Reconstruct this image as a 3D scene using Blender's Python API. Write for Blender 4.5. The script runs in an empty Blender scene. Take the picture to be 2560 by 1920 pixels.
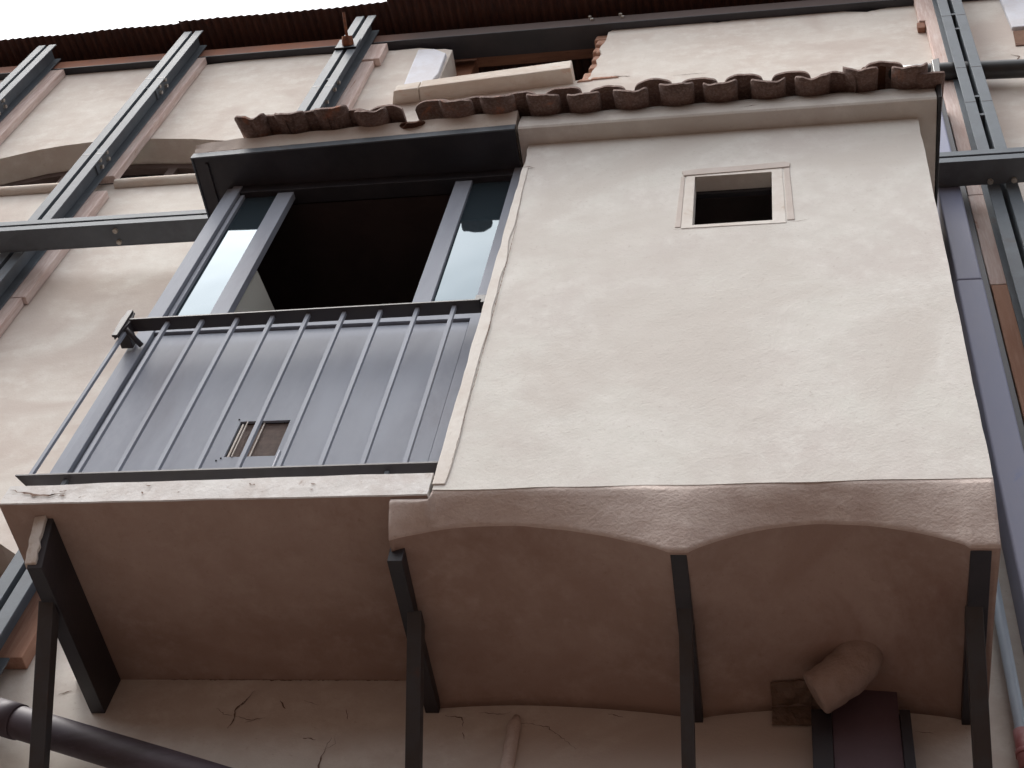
import bpy, bmesh, math, random
from mathutils import Vector, Matrix, noise
from mathutils.geometry import tessellate_polygon
random.seed(7)
R = math.radians
S = bpy.context.scene
# ------------------------------------------------------------------ camera
cam_d = bpy.data.cameras.new("camera"); cam = bpy.data.objects.new("camera", cam_d)
S.collection.objects.link(cam); S.camera = cam
r_ = Vector((0.98052392, 0.1408865, 0.13683507)); u_ = Vector((0.03616221, -0.81431462, 0.57929612)); f_ = Vector((-0.1930418, 0.56306545, 0.80354973))
m3 = Matrix((r_, u_, -f_)).transposed()
cam.matrix_world = Matrix.Translation((0, 0, 1.6)) @ m3.to_4x4()
cam_d.sensor_fit = 'HORIZONTAL'; cam_d.sensor_width = 36.0; cam_d.lens = 3613.36 / 2560 * 36.0
cam_d.clip_start = 0.05; cam_d.clip_end = 2000
# ------------------------------------------------------------------ sky, sun, exposure
SUN_EL, SUN_AZ = R(64), R(236)      # azimuth clockwise from +Y
W = bpy.data.worlds.new("World"); S.world = W; W.use_nodes = True
nt = W.node_tree; bg = nt.nodes["Background"]
sky = nt.nodes.new("ShaderNodeTexSky"); sky.sky_type = 'NISHITA'; sky.sun_disc = False
sky.sun_elevation = SUN_EL; sky.sun_rotation = SUN_AZ; sky.air_density = 1.0; sky.dust_density = 6.0; sky.ozone_density = 1.0
hsv = nt.nodes.new("ShaderNodeHueSaturation"); hsv.inputs["Saturation"].default_value = 0.22
nt.links.new(sky.outputs[0], hsv.inputs["Color"]); nt.links.new(hsv.outputs[0], bg.inputs[0])
bg.inputs[1].default_value = 0.15
sl = bpy.data.lights.new("sun", 'SUN'); sl.energy = 0.7; sl.angle = R(18); sl.color = (1.0, 0.95, 0.88)
sun = bpy.data.objects.new("sun", sl); S.collection.objects.link(sun)
sd = Vector((math.sin(SUN_AZ) * math.cos(SUN_EL), math.cos(SUN_AZ) * math.cos(SUN_EL), math.sin(SUN_EL)))
sun.rotation_euler = (-sd).to_track_quat('-Z', 'Y').to_euler(); sun.location = (0, -3, 14)
S.view_settings.view_transform = 'Standard'; S.view_settings.look = 'None'
S.view_settings.gamma = 1; S.view_settings.exposure = 1.08
S.cycles.max_bounces = 10; S.cycles.diffuse_bounces = 5

# ------------------------------------------------------------------ materials
def mat(name, col, rough=0.8, metal=0.0, spec=0.3, var=None, vscale=3.0, vcol2=None, bump=0.0, bscale=60.0,
        bump2=0.0, b2scale=6.0, stain=None, sscale=1.2, sthr=(0.5, 0.7), stretch=(1, 1, 1), trowel=0.0, big=None, speck=None):
    m = bpy.data.materials.new(name); m.use_nodes = True; n = m.node_tree.nodes; l = m.node_tree.links
    b = n["Principled BSDF"]; b.inputs["Roughness"].default_value = rough; b.inputs["Metallic"].default_value = metal
    b.inputs["Specular IOR Level"].default_value = spec
    tc = n.new("ShaderNodeTexCoord"); mp = n.new("ShaderNodeMapping"); mp.inputs["Scale"].default_value = stretch
    l.new(tc.outputs["Object"], mp.inputs[0]); V = mp.outputs[0]
    b.inputs["Base Color"].default_value = (*col, 1); cur = None
    def mix(fac, a, c2):
        x = n.new("ShaderNodeMix"); x.data_type = 'RGBA'; l.new(fac, x.inputs[0])
        if isinstance(a, tuple): x.inputs[6].default_value = (*a, 1)
        else: l.new(a, x.inputs[6])
        x.inputs[7].default_value = (*c2, 1); return x.outputs[2]
    def ns(scale, detail=6, rg=0.6, dist=0.0):
        t = n.new("ShaderNodeTexNoise"); t.inputs["Scale"].default_value = scale; t.inputs["Detail"].default_value = detail
        t.inputs["Roughness"].default_value = rg; t.inputs["Distortion"].default_value = dist; l.new(V, t.inputs["Vector"]); return t.outputs["Fac"]
    def ramp(o, a, c):
        q = n.new("ShaderNodeMapRange"); q.inputs[1].default_value = a; q.inputs[2].default_value = c; q.interpolation_type = 'SMOOTHSTEP'
        l.new(o, q.inputs[0]); return q.outputs[0]
    cur = col
    if var is not None: cur = mix(ramp(ns(vscale, 8, 0.65), 0.35, 0.65), cur, var)
    if vcol2 is not None: cur = mix(ramp(ns(vscale * 5.3, 6, 0.7), 0.4, 0.75), cur, vcol2)
    if stain is not None: cur = mix(ramp(ns(sscale, 7, 0.7, 0.6), *sthr), cur, stain)
    if big is not None: cur = mix(ramp(ns(0.9, 4, 0.6, 1.0), 0.47, 0.66), cur, big)
    if speck is not None: cur = mix(ramp(ns(46, 5, 0.8), 0.57, 0.74), cur, speck)
    if not isinstance(cur, tuple): l.new(cur, b.inputs["Base Color"])
    prev = None
    for st, sc, det, dd in ((bump2, b2scale, 3, 0), (trowel, 11, 5, 2.2), (bump, bscale, 8, 0)):
        if st > 0:
            bp = n.new("ShaderNodeBump"); bp.inputs["Strength"].default_value = 1.0; bp.inputs["Distance"].default_value = st
            l.new(ns(sc, det, 0.6, dd), bp.inputs["Height"])
            if prev: l.new(prev, bp.inputs["Normal"])
            prev = bp.outputs[0]
    if prev: l.new(prev, b.inputs["Normal"])
    return m

plaster = mat("plaster_bay", (0.600, 0.590, 0.552), 0.95, spec=0.08, var=(0.552, 0.519, 0.490), vscale=1.7, vcol2=(0.643, 0.627, 0.594),
              stain=(0.49, 0.445, 0.415), sscale=1.5, sthr=(0.5, 0.9), big=(0.54, 0.510, 0.475), speck=(0.475, 0.44, 0.41), bump=0.0012, bscale=95, bump2=0.006, b2scale=2.2, trowel=0.0009)
plaster_w = mat("plaster_wall", (0.644, 0.605, 0.556), 0.95, spec=0.08, var=(0.587, 0.524, 0.474), vscale=1.5, vcol2=(0.694, 0.661, 0.613),
                stain=(0.505, 0.426, 0.380), sscale=0.9, sthr=(0.52, 0.8), big=(0.555, 0.49, 0.445), speck=(0.48, 0.405, 0.36), bump=0.0010, bscale=80, bump2=0.007, b2scale=2.2, trowel=0.0009, stretch=(1, 1, 1.3))
plaster_r = mat("plaster_rough", (0.630, 0.543, 0.498), 0.95, spec=0.08, var=(0.554, 0.458, 0.414), vscale=2.2, vcol2=(0.680, 0.598, 0.546),
                stain=(0.454, 0.342, 0.288), sscale=2.0, sthr=(0.55, 0.85), speck=(0.479, 0.378, 0.336), bump=0.0035, bscale=85, bump2=0.006, b2scale=10, trowel=0.0016, stretch=(1, 1, 1.4))
slab_m = mat("plaster_slab", (0.627, 0.616, 0.599), 0.95, spec=0.08, var=(0.549, 0.515, 0.493), vscale=4, vcol2=(0.672, 0.661, 0.650),
             stain=(0.370, 0.302, 0.269), sscale=5, sthr=(0.62, 0.72), speck=(0.448, 0.403, 0.370), bump=0.0016, bscale=70, bump2=0.003, b2scale=9)
soff_m = mat("plaster_soffit_shaded", (0.410, 0.315, 0.273), 0.95, spec=0.08, var=(0.350, 0.257, 0.218), vscale=1.8, vcol2=(0.440, 0.347, 0.305),
             stain=(0.270, 0.173, 0.142), sscale=1.3, sthr=(0.5, 0.78), big=(0.360, 0.263, 0.223), speck=(0.320, 0.231, 0.196), bump=0.0012, bscale=70, bump2=0.008, b2scale=4, trowel=0.0008)  # same plaster, browned and darkened to stand in for shade on undersides
bead_m = mat("plaster_fresh", (0.672, 0.644, 0.605), 0.9, spec=0.08, var=(0.605, 0.560, 0.515), vscale=7, stain=(0.493, 0.403, 0.336), sscale=7, sthr=(0.58, 0.75), bump=0.002, bscale=60)
white_m = mat("white_paint", (0.712, 0.733, 0.798), 0.85, spec=0.2, var=(0.640, 0.636, 0.673), vscale=5, bump=0.002, bscale=50)
pink_m = mat("pink_lime", (0.545, 0.495, 0.46), 0.95, spec=0.08, var=(0.505, 0.45, 0.415), vscale=7, bump=0.001, bscale=60)
steel = mat("grey_steel", (0.123, 0.143, 0.162), 0.62, spec=0.22, var=(0.109, 0.123, 0.140), vscale=2, vcol2=(0.138, 0.158, 0.180), stain=(0.109, 0.087, 0.075), sscale=4, sthr=(0.6, 0.78), bump=0.0006, bscale=90)
panel_m = mat("grey_panel", (0.253, 0.274, 0.320), 0.66, spec=0.18, var=(0.219, 0.235, 0.281), vscale=1.6, vcol2=(0.267, 0.290, 0.340), stain=(0.198, 0.203, 0.238), sscale=2.5, sthr=(0.52, 0.8), big=(0.274, 0.298, 0.352), bump=0.0010, bscale=7, stretch=(1, 1, 0.35))
dark_st = mat("dark_steel", (0.022, 0.022, 0.028), 0.45, spec=0.45, var=(0.035, 0.032, 0.038), vscale=4, bump=0.001, bscale=40)
rail_m = mat("rail_steel", (0.045, 0.04, 0.045), 0.5, spec=0.4, var=(0.05, 0.045, 0.045), vscale=8)
brown_st = mat("red_lead_steel", (0.085, 0.065, 0.062), 0.6, spec=0.3, var=(0.07, 0.05, 0.045), vscale=3, bump=0.001)
bolt_m = mat("zinc_bolt", (0.55, 0.55, 0.52), 0.4, metal=0.3, var=(0.35, 0.30, 0.25), vscale=40)
rust_m = mat("rusty_iron", (0.22, 0.085, 0.04), 0.85, spec=0.2, var=(0.12, 0.055, 0.04), vscale=20, bump=0.003, bscale=90)
corr_m = mat("rusty_corrugated", (0.078, 0.041, 0.034), 0.8, spec=0.2, var=(0.046, 0.029, 0.029), vscale=6, vcol2=(0.111, 0.046, 0.031), stretch=(3, 0.4, 1), bump=0.002)
tile_m = mat("clay_tile", (0.178, 0.118, 0.101), 0.92, spec=0.15, var=(0.129, 0.090, 0.081), vscale=14, vcol2=(0.27, 0.215, 0.19), stain=(0.339, 0.157, 0.101), sscale=6, sthr=(0.55, 0.72), bump=0.003, bscale=60, bump2=0.004, b2scale=18)
tile_red = mat("clay_broken", (0.112, 0.053, 0.034), 0.9, spec=0.1, var=(0.083, 0.043, 0.030), vscale=20, bump=0.006, bscale=60)
brick_m = mat("brick_rubble", (0.451, 0.264, 0.193), 0.95, spec=0.1, var=(0.380, 0.204, 0.150), vscale=8, vcol2=(0.498, 0.360, 0.293), bump=0.01, bscale=30, bump2=0.012, b2scale=14)
wood_st = mat("limed_board", (0.677, 0.553, 0.507), 0.85, spec=0.15, var=(0.567, 0.421, 0.378), vscale=2.2, vcol2=(0.756, 0.655, 0.621), stain=(0.442, 0.250, 0.177), sscale=3.5, sthr=(0.6, 0.72), bump=0.003, bscale=14, stretch=(6, 6, 0.6))
wood_or = mat("raw_board", (0.403, 0.228, 0.162), 0.8, spec=0.15, var=(0.344, 0.181, 0.125), vscale=2, vcol2=(0.451, 0.276, 0.206), stain=(0.237, 0.097, 0.063), sscale=9, sthr=(0.72, 0.78), bump=0.003, bscale=14, stretch=(6, 6, 0.5))
wood_dk = mat("old_timber", (0.338, 0.169, 0.111), 0.85, spec=0.15, var=(0.221, 0.117, 0.085), vscale=2.4, stain=(0.130, 0.065, 0.052), sscale=8, sthr=(0.6, 0.7), bump=0.004, bscale=14, stretch=(0.7, 6, 2))
stone_m = mat("sill_stone", (0.642, 0.595, 0.538), 0.9, spec=0.15, var=(0.560, 0.479, 0.412), vscale=4, stain=(0.546, 0.356, 0.265), sscale=2.6, sthr=(0.56, 0.7), bump=0.005, bscale=40, stretch=(0.6, 1, 1.6))
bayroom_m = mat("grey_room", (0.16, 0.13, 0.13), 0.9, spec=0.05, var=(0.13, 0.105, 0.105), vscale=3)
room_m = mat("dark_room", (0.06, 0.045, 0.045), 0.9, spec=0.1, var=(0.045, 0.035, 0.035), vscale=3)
bounce_ground = mat("warm_bounce_ground", (0.085, 0.055, 0.042), 0.9, spec=0.15, var=(0.065, 0.042, 0.033), vscale=2, bump=0.004, bscale=120)  # unseen ground, its brown chosen to bounce warm light up to the soffits
duct_m = mat("blue_grey_sheet", (0.232, 0.237, 0.312), 0.5, spec=0.4, var=(0.203, 0.217, 0.312), vscale=1.6, stain=(0.121, 0.169, 0.371), sscale=2.5, sthr=(0.62, 0.8), bump=0.002, bscale=9, stretch=(1.5, 1, 0.4))
pipe_m = mat("black_pipe", (0.02, 0.022, 0.025), 0.35, spec=0.5, var=(0.035, 0.035, 0.035), vscale=10)
pipe_v = mat("violet_pipe", (0.075, 0.058, 0.072), 0.55, spec=0.35, var=(0.055, 0.043, 0.055), vscale=3, stain=(0.04, 0.028, 0.032), sscale=3, sthr=(0.45, 0.65), speck=(0.10, 0.08, 0.09), stretch=(0.5, 2, 2))
pipe_b = mat("pale_blue_pipe", (0.34, 0.40, 0.47), 0.4, spec=0.5, var=(0.30, 0.34, 0.40), vscale=3)
fit_m = mat("pink_fitting", (0.42, 0.22, 0.22), 0.5, spec=0.4, var=(0.30, 0.10, 0.10), vscale=10)
mesh_m = mat("vent_mesh", (0.255, 0.203, 0.182), 0.7, spec=0.3, var=(0.195, 0.154, 0.142), vscale=30, bump=0.001, bscale=200)
gap_m = mat("joint_shadow_filler", (0.012, 0.011, 0.011), 0.95, spec=0.05)
crack_m = mat("crack_dirt", (0.19, 0.135, 0.11), 0.95, spec=0.05)
cloth_m = mat("white_blind", (0.66, 0.66, 0.60), 0.8, spec=0.2)
bag_m = mat("white_plastic", (0.62, 0.64, 0.74), 0.45, spec=0.4, var=(0.5, 0.5, 0.62), vscale=12)
shut_m = mat("shutter_metal", (0.128, 0.087, 0.109), 0.5, spec=0.4, var=(0.105, 0.070, 0.086), vscale=3)
# reflective tinted glazing
glass = bpy.data.materials.new("mirror_glass"); glass.use_nodes = True
gn = glass.node_tree.nodes; gl = glass.node_tree.links; gp = gn["Principled BSDF"]
gp.inputs["Base Color"].default_value = (0.056, 0.080, 0.098, 1); gp.inputs["Metallic"].default_value = 0.55
gp.inputs["Specular IOR Level"].default_value = 0.3; gp.inputs["Roughness"].default_value = 0.03
gt = gn.new("ShaderNodeTexNoise"); gt.inputs["Scale"].default_value = 2.0
gtc = gn.new("ShaderNodeTexCoord"); gl.new(gtc.outputs["Object"], gt.inputs["Vector"])
gb = gn.new("ShaderNodeBump"); gb.inputs["Distance"].default_value = 0.002; gl.new(gt.outputs["Fac"], gb.inputs["Height"]); gl.new(gb.outputs[0], gp.inputs["Normal"])
# fascia beam: rust primer showing on its western half (a real coat of primer, placed by object position)
prim = mat("primer_beam", (0.30, 0.12, 0.065), 0.7, spec=0.3, var=(0.22, 0.115, 0.085), vscale=4, stretch=(0.7, 1, 1))
_n = prim.node_tree.nodes; _l = prim.node_tree.links; _b = _n["Principled BSDF"]
_src = _b.inputs["Base Color"].links[0].from_socket; _tc = _n.new("ShaderNodeTexCoord"); _sp = _n.new("ShaderNodeSeparateXYZ"); _l.new(_tc.outputs["Object"], _sp.inputs[0])
_mr = _n.new("ShaderNodeMapRange"); _mr.inputs[1].default_value = -3.6; _mr.inputs[2].default_value = -2.7; _l.new(_sp.outputs[0], _mr.inputs[0])
_mx = _n.new("ShaderNodeMix"); _mx.data_type = 'RGBA'; _l.new(_mr.outputs[0], _mx.inputs[0]); _l.new(_src, _mx.inputs[6]); _mx.inputs[7].default_value = (0.10, 0.075, 0.07, 1)
_l.new(_mx.outputs[2], _b.inputs["Base Color"])

# ------------------------------------------------------------------ helpers
def BM(): return bmesh.new()
def box(bm, x0, x1, y0, y1, z0, z1):
    vs = [bm.verts.new((x, y, z)) for x in (x0, x1) for y in (y0, y1) for z in (z0, z1)]
    for f in ((0, 1, 3, 2), (4, 6, 7, 5), (0, 4, 5, 1), (2, 3, 7, 6), (0, 2, 6, 4), (1, 5, 7, 3)): bm.faces.new([vs[i] for i in f])
    return vs
def hexa(bm, pts):      # 8 points: bottom 4 then top 4
    vs = [bm.verts.new(p) for p in pts]
    for f in ((3, 2, 1, 0), (4, 5, 6, 7), (0, 1, 5, 4), (1, 2, 6, 5), (2, 3, 7, 6), (3, 0, 4, 7)): bm.faces.new([vs[i] for i in f])
def tube(bm, pts, rad, seg=16, caps=True):
    pts = [Vector(p) for p in pts]; rads = rad if isinstance(rad, (list, tuple)) else [rad] * len(pts)
    rings = []; up = None
    for i, p in enumerate(pts):
        t = (pts[min(i + 1, len(pts) - 1)] - pts[max(i - 1, 0)]).normalized()
        if up is None: up = Vector((0, 0, 1)) if abs(t.z) < 0.9 else Vector((1, 0, 0))
        s = t.cross(up).normalized(); up = s.cross(t).normalized()
        rings.append([bm.verts.new(p + (s * math.cos(a) + up * math.sin(a)) * rads[i]) for a in [2 * math.pi * k / seg for k in range(seg)]])
    for a, b in zip(rings, rings[1:]):
        for k in range(seg): f = bm.faces.new((a[k], a[(k + 1) % seg], b[(k + 1) % seg], b[k])); f.smooth = True
    if caps: bm.faces.new(rings[0][::-1]); bm.faces.new(rings[-1])
def prism(bm, outer, holes, y0, y1, side_mat=0):
    """XZ polygon with holes extruded from y0 (front) to y1 (back)"""
    loops = [outer] + holes
    tris = tessellate_polygon([[Vector((p[0], p[1], 0)) for p in lp] for lp in loops])
    flat = [p for lp in loops for p in lp]
    A = [bm.verts.new((p[0], y0, p[1])) for p in flat]; B = [bm.verts.new((p[0], y1, p[1])) for p in flat]
    for t in tris:
        try: bm.faces.new([A[i] for i in t]); bm.faces.new([B[i] for i in t][::-1])
        except ValueError: pass
    k = 0
    for lp in loops:
        n = len(lp)
        for i in range(n):
            f = bm.faces.new((A[k + i], A[k + (i + 1) % n], B[k + (i + 1) % n], B[k + i])); f.material_index = side_mat
        k += n
def obj(name, bm, m, parent=None, bevel=0.0, seg=2, recalc=True):
    if recalc: bmesh.ops.recalc_face_normals(bm, faces=bm.faces)
    me = bpy.data.meshes.new(name); bm.to_mesh(me); bm.free()
    for mm in (m if isinstance(m, (list, tuple)) else [m]): me.materials.append(mm)
    o = bpy.data.objects.new(name, me); S.collection.objects.link(o)
    if bevel > 0:
        b = o.modifiers.new("bevel", 'BEVEL'); b.width = bevel; b.segments = seg; b.limit_method = 'ANGLE'; b.angle_limit = R(35)
    if parent:
        o.parent = parent; o.location = -Vector(parent["base"]) if "base" in parent else (0, 0, 0)
        if "base" not in parent:
            pass
    return o
def tag(o, label, cat, group=None):
    o["label"] = label; o["category"] = cat; o["kind"] = "thing"
    if group: o["group"] = group
    return o
def crack(parent, pts, w, y, jitter=0.0035):
    b = BM(); ribbon(b, pts, w * .62, y, jitter, .009); return obj("plaster_crack", b, crack_m, parent, recalc=False)
def thing(name, label, cat, group=None, loc=(0, 0, 0)):
    o = bpy.data.objects.new(name, None); S.collection.objects.link(o); o.empty_display_size = 0.2
    o.location = loc; o["base"] = tuple(loc)
    return tag(o, label, cat, group)
def struct(o): o["kind"] = 'structure'; return o
def lerp(a, b, t): return a + (b - a) * t
def nz(x, z=0.0, s=1.0): return noise.noise(Vector((x * s, z * s, 3.7)))
def wavy(p, q, n, amp, s=9.0):   # points from p to q with small irregularity (q excluded)
    out = []
    d = Vector((q[0] - p[0], q[1] - p[1])); nn = Vector((-d.y, d.x)).normalized()
    for i in range(n):
        t = i / n; a = amp * noise.noise(Vector((p[0] + d.x * t, p[1] + d.y * t, 0)) * s) * (1 if i else 0)
        out.append((p[0] + d.x * t + nn.x * a, p[1] + d.y * t + nn.y * a))
    return out
def ribbon(bm, pts, w, y, jitter=0.004, step=0.018, dy=0.0):
    """thin irregular crack lying on a vertical surface; pts in XZ"""
    P = [Vector((p[0], p[1])) for p in pts]; line = []
    for a, b in zip(P, P[1:]):
        k = max(1, int((b - a).length / step))
        for i in range(k): line.append(a.lerp(b, i / k) + Vector((random.uniform(-1, 1), random.uniform(-1, 1))) * jitter)
    line.append(P[-1]); prev = None; n = len(line)
    for i, p in enumerate(line):
        t = (line[min(i + 1, n - 1)] - line[max(0, i - 1)]); t.normalize(); q = Vector((-t.y, t.x))
        ww = w * (0.35 + 0.9 * random.random()) * (0.25 + 0.75 * math.sin(math.pi * (i + 0.5) / n)) / 2
        cur = (bm.verts.new((p.x - q.x * ww, y, p.y - q.y * ww)), bm.verts.new((p.x + q.x * ww, y, p.y + q.y * ww)))
        if prev: bm.faces.new((prev[0], prev[1], cur[1], cur[0]))
        prev = cur

# ------------------------------------------------------------------ ground
b = BM(); box(b, -400, 400, -400, 400, -0.3, 0.0); struct(obj("ground", b, bounce_ground))
struct(obj("added_shade_wall", (lambda b: (box(b, -40, 40, -11, -10, 0, 8.5), b)[1])(BM()), mat("shade_wall_render", (0.40, 0.30, 0.24), 0.95, spec=0.05, var=(0.28, 0.2, 0.16), vscale=.6)))  # unseen wall added behind the camera to shape low light on the undersides
WY = 4.0
# ------------------------------------------------------------------ old house front
house = thing("house_facade", "long cream plastered house front with ragged broken top edge behind the steel columns", "building", loc=(0, WY, 0))
top = [(-9.5, 11.95), (-7.6, 11.93), (-6.27, 11.93), (-5.9, 11.89), (-5.67, 11.86), (-5.2, 11.88), (-4.9, 11.90), (-4.60, 11.86), (-4.43, 11.83), (-4.1, 11.86), (-3.85, 11.87),
       (-3.41, 11.84), (-3.05, 11.82), (-2.9, 11.80), (-2.71, 11.81), (-2.5, 11.73), (-2.44, 11.70), (-2.44, 11.0), (-2.43, 10.975), (-1.9, 10.96), (-1.47, 10.95), (-1.345, 10.95), (-1.33, 11.05),
       (-1.30, 11.18), (-1.315, 11.29), (-1.285, 11.39), (-1.31, 11.48), (-1.275, 11.65), (-1.27, 11.79), (-1.23, 11.86), (-1.157, 11.904), (-1.0, 11.91), (-0.865, 11.902), (-0.7, 11.89), (-0.626, 11.879),
       (-0.55, 11.83), (-0.469, 11.80), (-0.36, 11.82), (-0.248, 11.872), (-0.1, 11.90), (0.117, 11.921), (0.3, 11.89), (0.46, 11.80), (0.59, 11.765), (0.68, 11.80), (0.765, 11.817), (0.957, 11.833), (1.4, 11.85), (2.2, 11.84), (3.2, 11.87), (4.5, 11.84)]
tt = []
for a, c in zip(top, top[1:]): tt += wavy(a, c, 3, 0.012, 14)
tt.append(top[-1]); tt = [(p[0], p[1] - (.018 if p[0] < -2.5 else 0)) for p in tt]
def arch(xl, xr, zs, rise, n=16): return [(lerp(xl, xr, i / n), zs + rise * math.sin(math.pi * (0.08 + 0.84 * i / n)) - rise * math.sin(math.pi * .08)) for i in range(n + 1)]
arc1 = [(-6.05, 9.82), (-5.95, 10.05), (-5.75, 10.24), (-5.537, 10.354), (-5.278, 10.46), (-5.1, 10.50), (-4.897, 10.525), (-4.65, 10.53), (-4.415, 10.505), (-4.104, 10.454), (-3.812, 10.377), (-3.6, 10.22), (-3.5, 9.82)]
arc2 = [(-4.85, 4.0), (-4.85, 5.8), (-4.6, 6.02), (-4.3, 6.16), (-4.0, 6.22), (-3.75, 6.21), (-3.613, 6.185), (-3.50, 6.11), (-3.44, 6.0), (-3.44, 4.0)]
box_hole = [(-2.80, 5.5), (-2.80, 7.98), (-1.36, 7.98), (-1.36, 5.5)]
b = BM(); prism(b, [(-9.5, 0.0)] + tt + [(4.5, 0.0)], [arc1, arc2, box_hole], WY, WY + 0.38, 1)
obj("wall", b, [plaster_w, plaster_w], house)
# brick shown on the broken jambs and top edge: loose courses that stand in the wall thickness
b = BM()
random.seed(3)
for z0, z1, xa, yo in ((10.96, 11.12, -1.40, 0.02), (11.13, 11.20, -1.345, 0.05), (11.21, 11.29, -1.37, 0.03), (11.30, 11.375, -1.335, 0.06), (11.385, 11.46, -1.365, 0.04), (11.47, 11.55, -1.34, 0.02), (11.56, 11.64, -1.375, 0.05), (11.65, 11.73, -1.36, 0.03), (11.735, 11.82, -1.375, 0.03)):
    hexa(b, [(xa, WY + yo, z0), (-1.15, WY + yo, z0 + .004), (-1.15, WY + .34, z0), (xa - .01, WY + .34, z0), (xa + .012, WY + yo, z1), (-1.15, WY + yo, z1), (-1.15, WY + .34, z1), (xa, WY + .34, z1 - .008)])
for xa, xb, z in ((-1.33, -1.12, 10.93), (-1.42, -1.30, 10.91)):
    hexa(b, [(xa, WY - .012, z), (xb, WY - .01, z + .01), (xb, WY + .2, z), (xa, WY + .2, z), (xa + .02, WY - .004, z + .055), (xb - .03, WY - .004, z + .04), (xb, WY + .2, z + .05), (xa, WY + .2, z + .06)])
obj("broken_brickwork", b, brick_m, house, bevel=0.012, seg=3)
b = BM()
b.free()
for i, (x0, x1, z) in enumerate(((-4.42, -3.78, 11.86), (-2.8, -2.6, 11.805), (-0.9, -0.45, 11.86), (0.1, 0.62, 11.87), (-2.40, -1.35, 10.93))):
    x = x0; b = BM()
    while x < x1:
        w = random.uniform(.08, .14); zz = z + random.uniform(-.02, .015)
        hexa(b, [(x, WY + .03, zz - .06), (x + w, WY + .03, zz - .06), (x + w, WY + .3, zz - .06), (x, WY + .3, zz - .06), (x, WY + .03, zz), (x + w, WY + .03, zz + .008), (x + w, WY + .3, zz), (x, WY + .3, zz)]); x += w + .012
    obj("broken_brickwork", b, brick_m, house, bevel=0.01)
# arched window (upper left)
def win_arch(name, pts, yf, yg, fw, sash_x, z_lo):
    cx = sum(p[0] for p in pts) / len(pts); cz = z_lo
    inner = [(cx + (p[0] - cx) * (1 - fw / 1.2), (z_lo + fw * .3 + (p[1] - z_lo) * (1 - fw / .6)) if p[1] > z_lo + .01 else z_lo + fw * .3) for p in pts]
    b = BM(); prism(b, pts, [inner], yf, yf + .07)
    for sx in sash_x: box(b, sx - .035, sx + .035, yf - .006, yf + .05, z_lo, max(p[1] for p in pts) - .12)
    fr = obj(name, b, wood_dk_frame, house, bevel=0.006)
    b = BM(); prism(b, pts, [], yg, yg + .01); obj("window_pane", b, dark_glass, fr)
    bpy.context.view_layer.update()
wood_dk_frame = mat("dark_window_frame", (0.15, 0.11, 0.10), 0.6, spec=0.3, var=(0.11, 0.08, 0.072), vscale=4, bump=0.002, bscale=20)
dark_glass = mat("dark_window_glass", (0.02, 0.018, 0.02), 0.12, spec=0.5)
win_arch("arched_window", [(-6.03, 9.84), (-5.95, 10.04), (-5.75, 10.23), (-5.537, 10.345), (-5.278, 10.45), (-4.9, 10.515), (-4.5, 10.50), (-4.1, 10.445), (-3.812, 10.37), (-3.6, 10.21), (-3.52, 9.84)], 4.19, 4.24, 0.075, (-5.1, -4.28), 9.78)
win_arch("arched_window", [(-4.83, 4.0), (-4.83, 5.8), (-4.5, 6.04), (-4.2, 6.14), (-4.0, 6.17), (-3.75, 6.15), (-3.55, 6.08), (-3.46, 5.95), (-3.46, 4.0)], 4.20, 4.24, 0.05, (-4.15,), 4.0)
b = BM()
for x0, x1 in ((-6.4, -4.56), (-4.42, -3.0)):
    n = 24
    tube(b, [(lerp(x0, x1, i / n), 3.985 + .002 * nz(i), 9.785 + .004 * nz(i * .9, 2)) for i in range(n + 1)], .036, 12)
obj("sill_moulding", b, stone_m, house, bevel=.004)
# stone sill of the broken opening and white painted jamb block
b = BM(); y0 = 3.885
hexa(b, [(-2.50, y0, 10.775), (-1.445, y0, 10.905), (-1.43, 4.12, 10.905), (-2.52, 4.12, 10.80), (-2.50, y0, 10.89), (-1.452, y0, 11.045), (-1.44, 4.12, 11.045), (-2.52, 4.12, 10.915)])
obj("stone_sill", b, stone_m, house, bevel=0.008)
b = BM(); hexa(b, [(-2.68, y0 + .005, 10.755), (-2.505, y0 + .003, 10.775), (-2.52, 4.05, 10.80), (-2.73, 4.05, 10.79), (-2.67, y0 + .005, 10.86), (-2.505, y0 + .003, 10.888), (-2.52, 4.05, 10.91), (-2.70, 4.05, 10.90)])
obj("stone_sill", b, stone_m, house, bevel=0.008)
b = BM(); prism(b, [(-2.68, 10.96), (-2.69, 11.3), (-2.70, 11.69), (-2.57, 11.68), (-2.46, 11.575), (-2.45, 11.2), (-2.46, 11.16), (-2.49, 10.98)], [], 3.968, 4.22)
obj("jamb_stone", b, white_m, house, bevel=0.012, seg=3)
b = BM(); prism(b, [(1.50, 11.22), (1.49, 11.9), (2.3, 11.9), (2.3, 11.22)], [], 3.975, 4.1); obj("jamb_stone", b, white_m, house, bevel=.01)
b = BM(); prism(b, [(1.49, 10.95), (1.505, 11.19), (2.3, 11.19), (2.3, 10.95)], [], 3.992, 4.0); obj("wall_patch", b, mat("brown_patch", (0.24, 0.15, 0.11), 0.95, spec=.05, var=(0.17, 0.1, 0.08), vscale=8, bump=.01), house)
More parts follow.
